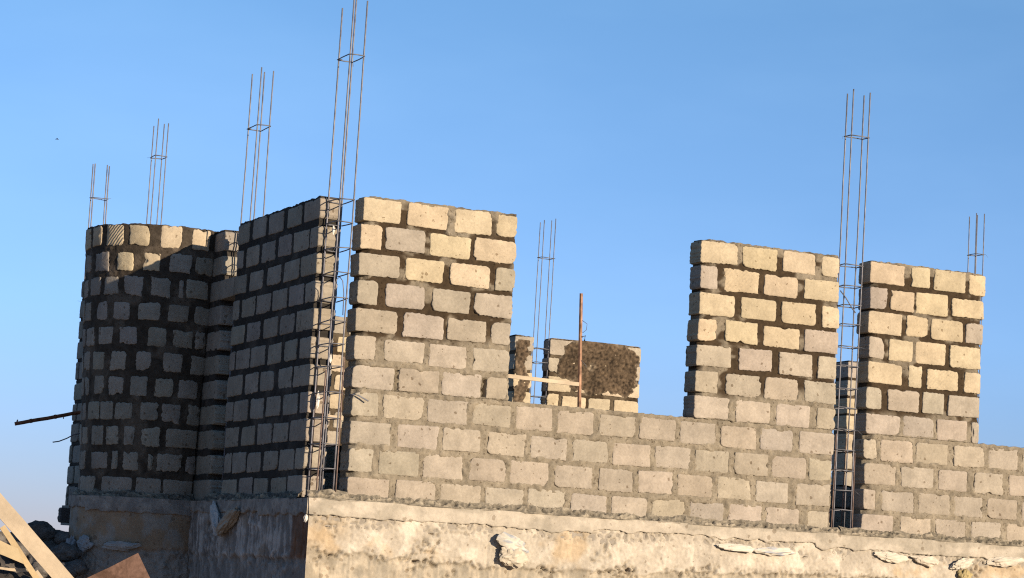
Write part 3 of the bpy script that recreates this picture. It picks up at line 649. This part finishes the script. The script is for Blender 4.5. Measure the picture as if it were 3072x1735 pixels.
crumple('cement_bag', FF, 1.66, -.47, .16, .10, .06, 'round crumpled cement bag wad hanging just below the bluish bag', 'bag', 4.7, col=(.66, .58, .46), out=.05, ang=-.15, group=GB)
crumple('cement_bag', FF, 4.08, -.262, .24, .038, .03, 'flat white strip of cement bag under the second pier, left piece', 'bag', 7.9, col=(.76, .69, .58), out=.02, ang=-.04, group=GB)
crumple('cement_bag', FF, 4.50, -.268, .26, .044, .034, 'flat white strip of cement bag with faint blue print, under the rebar gap pier', 'bag', 9.4, col=(.76, .69, .58), tint=(.50, .52, .56), out=.02, ang=.02, group=GB)
crumple('cement_bag', FF, 5.90, -.255, .20, .05, .03, 'pale cement bag scrap pressed on the concrete left of the dark hole', 'bag', 12.2, col=(.74, .66, .54), out=.015, ang=-.1, group=GB)
crumple('cement_bag', FF, 6.32, -.27, .16, .055, .045, 'crumpled cement bag roll touching the dark hole in the concrete', 'bag', 15.1, col=(.72, .63, .51), out=.02, ang=-.12, group=GB)
crumple('cement_bag', FF, 6.76, -.28, .15, .06, .045, 'crumpled pale cement bag right of the dark hole', 'bag', 18.6, col=(.72, .65, .53), out=.02, ang=.25, group=GB)
crumple('cement_bag', FF, 7.32, -.225, .26, .055, .045, 'crumpled cement bag at the right edge of the concrete', 'bag', 21.3, col=(.74, .66, .54), out=.02, ang=.1, group=GB)
crumple('stone_lump', FF, 6.80, -.395, .085, .075, .06, 'yellowish stone lump set in the concrete below the torn bags', 'stone', 25.5, col=(.50, .40, .20), out=.02)
crumple('cement_bag', FL, 2.42, -.255, .22, .085, .06, 'grey white torn bag flap stuck on the shaded concrete beside the rounded base', 'bag', 28.2, col=(.62, .60, .58), out=.03, ang=.9, group=GB)
crumple('cement_bag', FL, 2.05, -.27, .34, .075, .07, 'folded brownish bag flap hanging slanted on the shaded concrete', 'bag', 31.8, col=(.50, .42, .33), out=.04, ang=-.42, group=GB)
crumple('cement_bag', FB, 1.44, -.62, .07, .15, .06, 'limp grey bag hanging at the left edge of the rounded base', 'bag', 34.1, col=(.42, .42, .44), out=.03, ang=.1, group=GB)
crumple('cement_bag', FB, 1.20, -.545, .10, .085, .05, 'torn grey bag shreds on the rounded base, beside the limp one', 'bag', 37.4, col=(.40, .40, .41), out=.025, ang=.2, group=GB)
crumple('cement_bag', FB, .78, -.55, .22, .05, .04, 'grey bag roll lying along the ledge of the rounded base', 'bag', 40.4, col=(.44, .43, .42), out=.025, ang=-.05, group=GB)
GS = 'white lumps added for bright spots in the corner gap'  # added white lumps imitate the overexposed glints in the gap
crumple('white_lump', Plane((-.205, .20, 0), (1, 0, 0), (0, -1, 0)), 0, 2.418, .012, .045, .012, 'white lump added for a bright spot near the top of the corner rebar', 'lump', 3.3, col=(.9, .87, .82), out=.0, group=GS, sub=8)
crumple('white_lump', Plane((-.155, .20, 0), (1, 0, 0), (0, -1, 0)), 0, 1.23, .013, .045, .012, 'white lump added for a bright spot halfway up the corner rebar', 'lump', 6.3, col=(.9, .87, .82), out=.0, group=GS, sub=8)
crumple('white_lump', Plane((-.235, .24, 0), (1, 0, 0), (0, -1, 0)), 0, .84, .017, .085, .014, 'largest white lump, added for a bright spot in the lower corner rebar', 'lump', 9.9, col=(.9, .87, .82), out=.0, group=GS, sub=8)
crumple('white_lump', FL, -.05, -.235, .02, .045, .02, 'small white lump standing in for a sunlit gap at the concrete corner edge', 'lump', 12.9, col=(.85, .8, .72), out=.02, sub=8)  # added white lump imitates the sunlit gap at this corner

# ------------------------------------------------------------------ boards and rubble in the lower left corner
mb = MB(); board(mb, (-4.12, -3.10, -.02), (-3.0, -3.36, -1.19), (-.62, .12, -.6), .118, .035, .004, 14)
tag(mb.build('timber_board', M_WOOD, None, False, (-3.7, -3.2, -.5)), 'wide pale timber board leaning steeply in the lower left corner', 'board')
mb = MB(); board(mb, (-3.86, -3.30, -.50), (-3.48, -3.40, -1.02), (-.6, .1, -.55), .042, .04, .004, 8, (.0, -.03), (.56, .42, .24))
tag(mb.build('timber_batten', M_WOOD2, None, False, (-3.7, -3.1, -.6)), 'narrow yellow timber batten under the wide pale board', 'batten')
mb = MB(); board(mb, (-4.13, -3.34, -.53), (-3.77, -3.36, -.66), (-.1, .0, -1), .085, .012, .008, 6, (0, .09), (.55, .43, .26))
tag(mb.build('board_offcut', M_WOOD2, None, False, (-3.9, -3., -.6)), 'short yellow board offcut at the left edge behind the narrow batten', 'board')
mb = MB(); board(mb, (-4.1, -3.2, -.785), (-3.66, -3.25, -.80), (0, .1, -1), .02, .01, .008, 8)
tag(mb.build('wood_splinter', M_WOOD2, None, False, (-3.9, -3.2, -.8)), 'thin pale wood splinter on the dark rocks at the left edge', 'splinter')
mb = MB(); board(mb, (-3.60, -3.3, -.80), (-3.42, -3.32, -1.0), (-.3, 0, -1), .035, .012, .012, 6, (0, .05))
tag(mb.build('wood_splinter', M_WOOD2, None, False, (-3.5, -3.3, -.9)), 'broken splinter of wood beneath the wide board at the bottom edge', 'splinter')
mb = MB(); board(mb, (-3.56, -3.30, -1.02), (-2.915, -3.42, -.645), (.42, -.02, -.75), .6, .02, .004, 10, col=(.23, .14, .11))
tag(mb.build('rusty_board', M_PLY, None, False, (-3., -3.4, -.9)), 'rust brown board with one corner rising at the bottom, right of the pale timber', 'board')
def rock(name, p, sx, sy, sz, col, seed, label=None, group=None, sub=22):
    mb = MB(); nu, nv = sub*2, sub; g = []
    for j in range(nv+1):
        th = math.pi*j/nv; row = []
        for i in range(nu):
            ph = 2*math.pi*i/nu; v = Vector((math.sin(th)*math.cos(ph), math.sin(th)*math.sin(ph), math.cos(th)))
            q = v*1.1+Vector((seed, seed*2, seed*3)); f1 = noise.voronoi(q*1.3)[0]
            rr = .8+.35*f1[0]+.22*noise.fractal(q*2.2, .9, 2.1, 5)
            k = 1+.35*noise.fractal(q*4, .9, 2.1, 4)
            row.append(mb.add((p[0]+v.x*sx*rr, p[1]+v.y*sy*rr, p[2]+v.z*sz*rr), (col[0]*k, col[1]*k, col[2]*k, 0)))
        g.append(row)
    for j in range(nv):
        for i in range(nu): mb.f.append((g[j+1][i], g[j+1][(i+1) % nu], g[j][(i+1) % nu], g[j][i]))
    o = mb.build(name, M_SOIL, None, True, p)
    if label: tag(o, label, 'rock', group)
    return o
GR = 'dark rocks in the lower left corner'
rock('dark_rock', (-3.95, -2.9, -.83), .24, .2, .13, (.10, .09, .085), 1.1, 'dark grey rock lying under the short board offcut at the left edge', GR)
rock('dark_rock', (-3.72, -3.1, -.97), .20, .16, .15, (.085, .075, .07), 2.4, 'dark rock below the narrow batten at the bottom edge', GR)
rock('dark_rock', (-4.12, -3.15, -.93), .22, .16, .09, (.12, .085, .065), 3.9, 'brownish rock under the thin splinter in the bottom left corner', GR)
for i, (x, y, z, r_) in enumerate([(-1.95, 4.0, -.66, .12), (-1.75, 3.9, -.74, .10), (-1.52, 3.8, -.66, .13), (-1.66, 4.4, -.46, .15), (-1.42, 4.3, -.50, .09), (-1.62, 3.6, -.86, .14), (-1.85, 3.5, -.84, .11), (-2.15, 4.2, -.55, .10), (-1.45, 3.6, -.80, .10)]):
    k = rnd(.8, 1.25); rock('rubble_stone', (x, y, z), r_*1.2, r_, r_*.8, (.19*k, .175*k, .165*k), 5.3+i*1.7, 'grey stone in the rubble heap left of the rounded wall', 'rubble stones on the heap', 14)
# mound of spoil beside the building, and the land beyond
mb = MB(); n = 90; g = []
for j in range(n+1):
    row = []
    for i in range(n+1):
        x = -9+9.2*i/n; y = 2.6+9*j/n
        prof = sstep(2.6, 4.6, y)*sstep(11.6, 8., y)*sstep(-8.9, -6.5, x)
        h = -2.3+prof*(1.78+.12*fbm(x, y, 1., .9, 3)+.07*fbm(x, y, 3., 3.5, 4))
        dx, dy = x+1.62, y-4.9; h += prof*.20*math.exp(-(dx*dx/.05+dy*dy/.3)); dx = x+1.3; h += prof*.10*math.exp(-(dx*dx/.03+dy*dy/.4))
        k = 1+.35*fbm(x, y, 5., 4., 4); row.append(mb.add((x, y, h), (.17*k, .15*k, .135*k, 0)))
    g.append(row)
for j in range(n):
    for i in range(n): mb.f.append((g[j][i], g[j][i+1], g[j+1][i+1], g[j+1][i]))
tag(mb.build('spoil_heap', M_SOIL, None, True, (-4, 6, -2.3)), kind='structure')
M_GROUND = simple_mat('dry_ground', (.38, .28, .20), .95, 0, .25, .6)
mb = MB(); S = 3000; nn = 40; g = []
for j in range(nn+1):
    row = []
    for i in range(nn+1):
        fx = (i/nn*2-1); fy = (j/nn*2-1); x = math.copysign(abs(fx)**3, fx)*S; y = math.copysign(abs(fy)**3, fy)*S
        row.append(mb.add((x, y, -2.3+.0*nz(x, y)), (.34, .28, .21, 0)))
    g.append(row)
for j in range(nn):
    for i in range(nn): mb.f.append((g[j][i], g[j][i+1], g[j+1][i+1], g[j+1][i]))
tag(mb.build('ground', M_GROUND, None, True, (0, 0, -2.3)), kind='structure')
# small bird far off in the sky
mb = MB()
bp = Vector((6.46, 37.636, 9.778)); BS = .3
tube(mb, [bp+BS*Vector((-.10, 0, -.02)), bp+BS*Vector((-.05, 0, 0)), bp+BS*Vector((.03, 0, .01)), bp+BS*Vector((.09, 0, 0)), bp+BS*Vector((.16, 0, -.01))], .028*BS, 8)
for sg in (1, -1):
    a = mb.add(bp+BS*Vector((-.04, sg*.02, .02))); b = mb.add(bp+BS*Vector((-.03, sg*.16, .07))); c = mb.add(bp+BS*Vector((.05, sg*.26, .03))); d = mb.add(bp+BS*Vector((.05, sg*.02, .02)))
    e = mb.add(bp+BS*Vector((.01, sg*.12, .03)))
    mb.f += [(a, b, e), (b, c, e), (c, d, e), (d, a, e)]
tag(mb.build('bird', M_BIRD, None, True, bp), 'tiny dark bird flying in the sky at the left', 'bird')

# ------------------------------------------------------------------ daylight
SUN_AZ, SUN_EL = 22., 12.7
sdir = Vector((math.sin(R_(SUN_AZ))*math.cos(R_(SUN_EL)), -math.cos(R_(SUN_AZ))*math.cos(R_(SUN_EL)), math.sin(R_(SUN_EL))))
ld = bpy.data.lights.new('sun', 'SUN'); ld.energy = 5.; ld.angle = R_(.5); ld.color = (1., .83, .62)
lo = bpy.data.objects.new('sun', ld); COL.objects.link(lo); lo.rotation_euler = sdir.to_track_quat('Z', 'Y').to_euler(); lo.location = sdir*60
w = bpy.data.worlds.new('World'); scene.world = w; w.use_nodes = True
nt = w.node_tree; bg = nt.nodes['Background']
sky = N(nt, 'ShaderNodeTexSky'); sky.sky_type = 'NISHITA'; sky.sun_disc = False
sky.sun_elevation = R_(SUN_EL); sky.sun_rotation = math.atan2(sdir.x, sdir.y); sky.air_density = 1.; sky.dust_density = .4; sky.ozone_density = 1.5; sky.altitude = 1200
sky.air_density = 1.; sky.dust_density = 0.; sky.ozone_density = 6.; sky.altitude = 2000
hs = N(nt, 'ShaderNodeHueSaturation'); hs.inputs['Saturation'].default_value = .8; nt.links.new(sky.outputs[0], hs.inputs['Color'])
# thin cirrus: a little paler in long soft streaks, and a dustier band at the horizon
tc = N(nt, 'ShaderNodeTexCoord'); mp = N(nt, 'ShaderNodeMapping'); mp.inputs['Scale'].default_value = (2.2, 2.2, 7.); mp.inputs['Rotation'].default_value = (.25, .1, .6)
nt.links.new(tc.outputs['Generated'], mp.inputs['Vector'])
nn_ = N(nt, 'ShaderNodeTexNoise'); nn_.inputs['Scale'].default_value = 1.6; nn_.inputs['Detail'].default_value = 5; nn_.inputs['Roughness'].default_value = .55
nt.links.new(mp.outputs[0], nn_.inputs['Vector'])
cl = ramp(nt, nn_.outputs['Fac'], .42, .72, (0, 0, 0, 1), (.045, .045, .045, 1))
c = mixrgb(nt, 'MIX', cl, hs.outputs[0], (7.5, 8.6, 10.5, 1))
sx = N(nt, 'ShaderNodeSeparateXYZ'); nt.links.new(tc.outputs['Generated'], sx.inputs[0])
hz = ramp(nt, sx.outputs['Z'], .0, .25, (.83, .57, .605, 1), (.88, 1.17, 1.19, 1))
el = hz.node.color_ramp.elements.new(.11); el.color = (.92, 1.02, 1.10, 1)
c = mixrgb(nt, 'MULTIPLY', 1., c, hz)
nt.links.new(c, bg.inputs['Color']); bg.inputs['Strength'].default_value = .0845
scene.view_settings.view_transform = 'Standard'; scene.view_settings.look = 'None'; scene.view_settings.exposure = .88; scene.view_settings.gamma = 1
scene.view_settings.use_curve_mapping = False
scene.render.engine = 'CYCLES'
scene.cycles.use_denoising = False; scene.cycles.filter_width = 1.15; scene.cycles.sample_clamp_indirect = 4
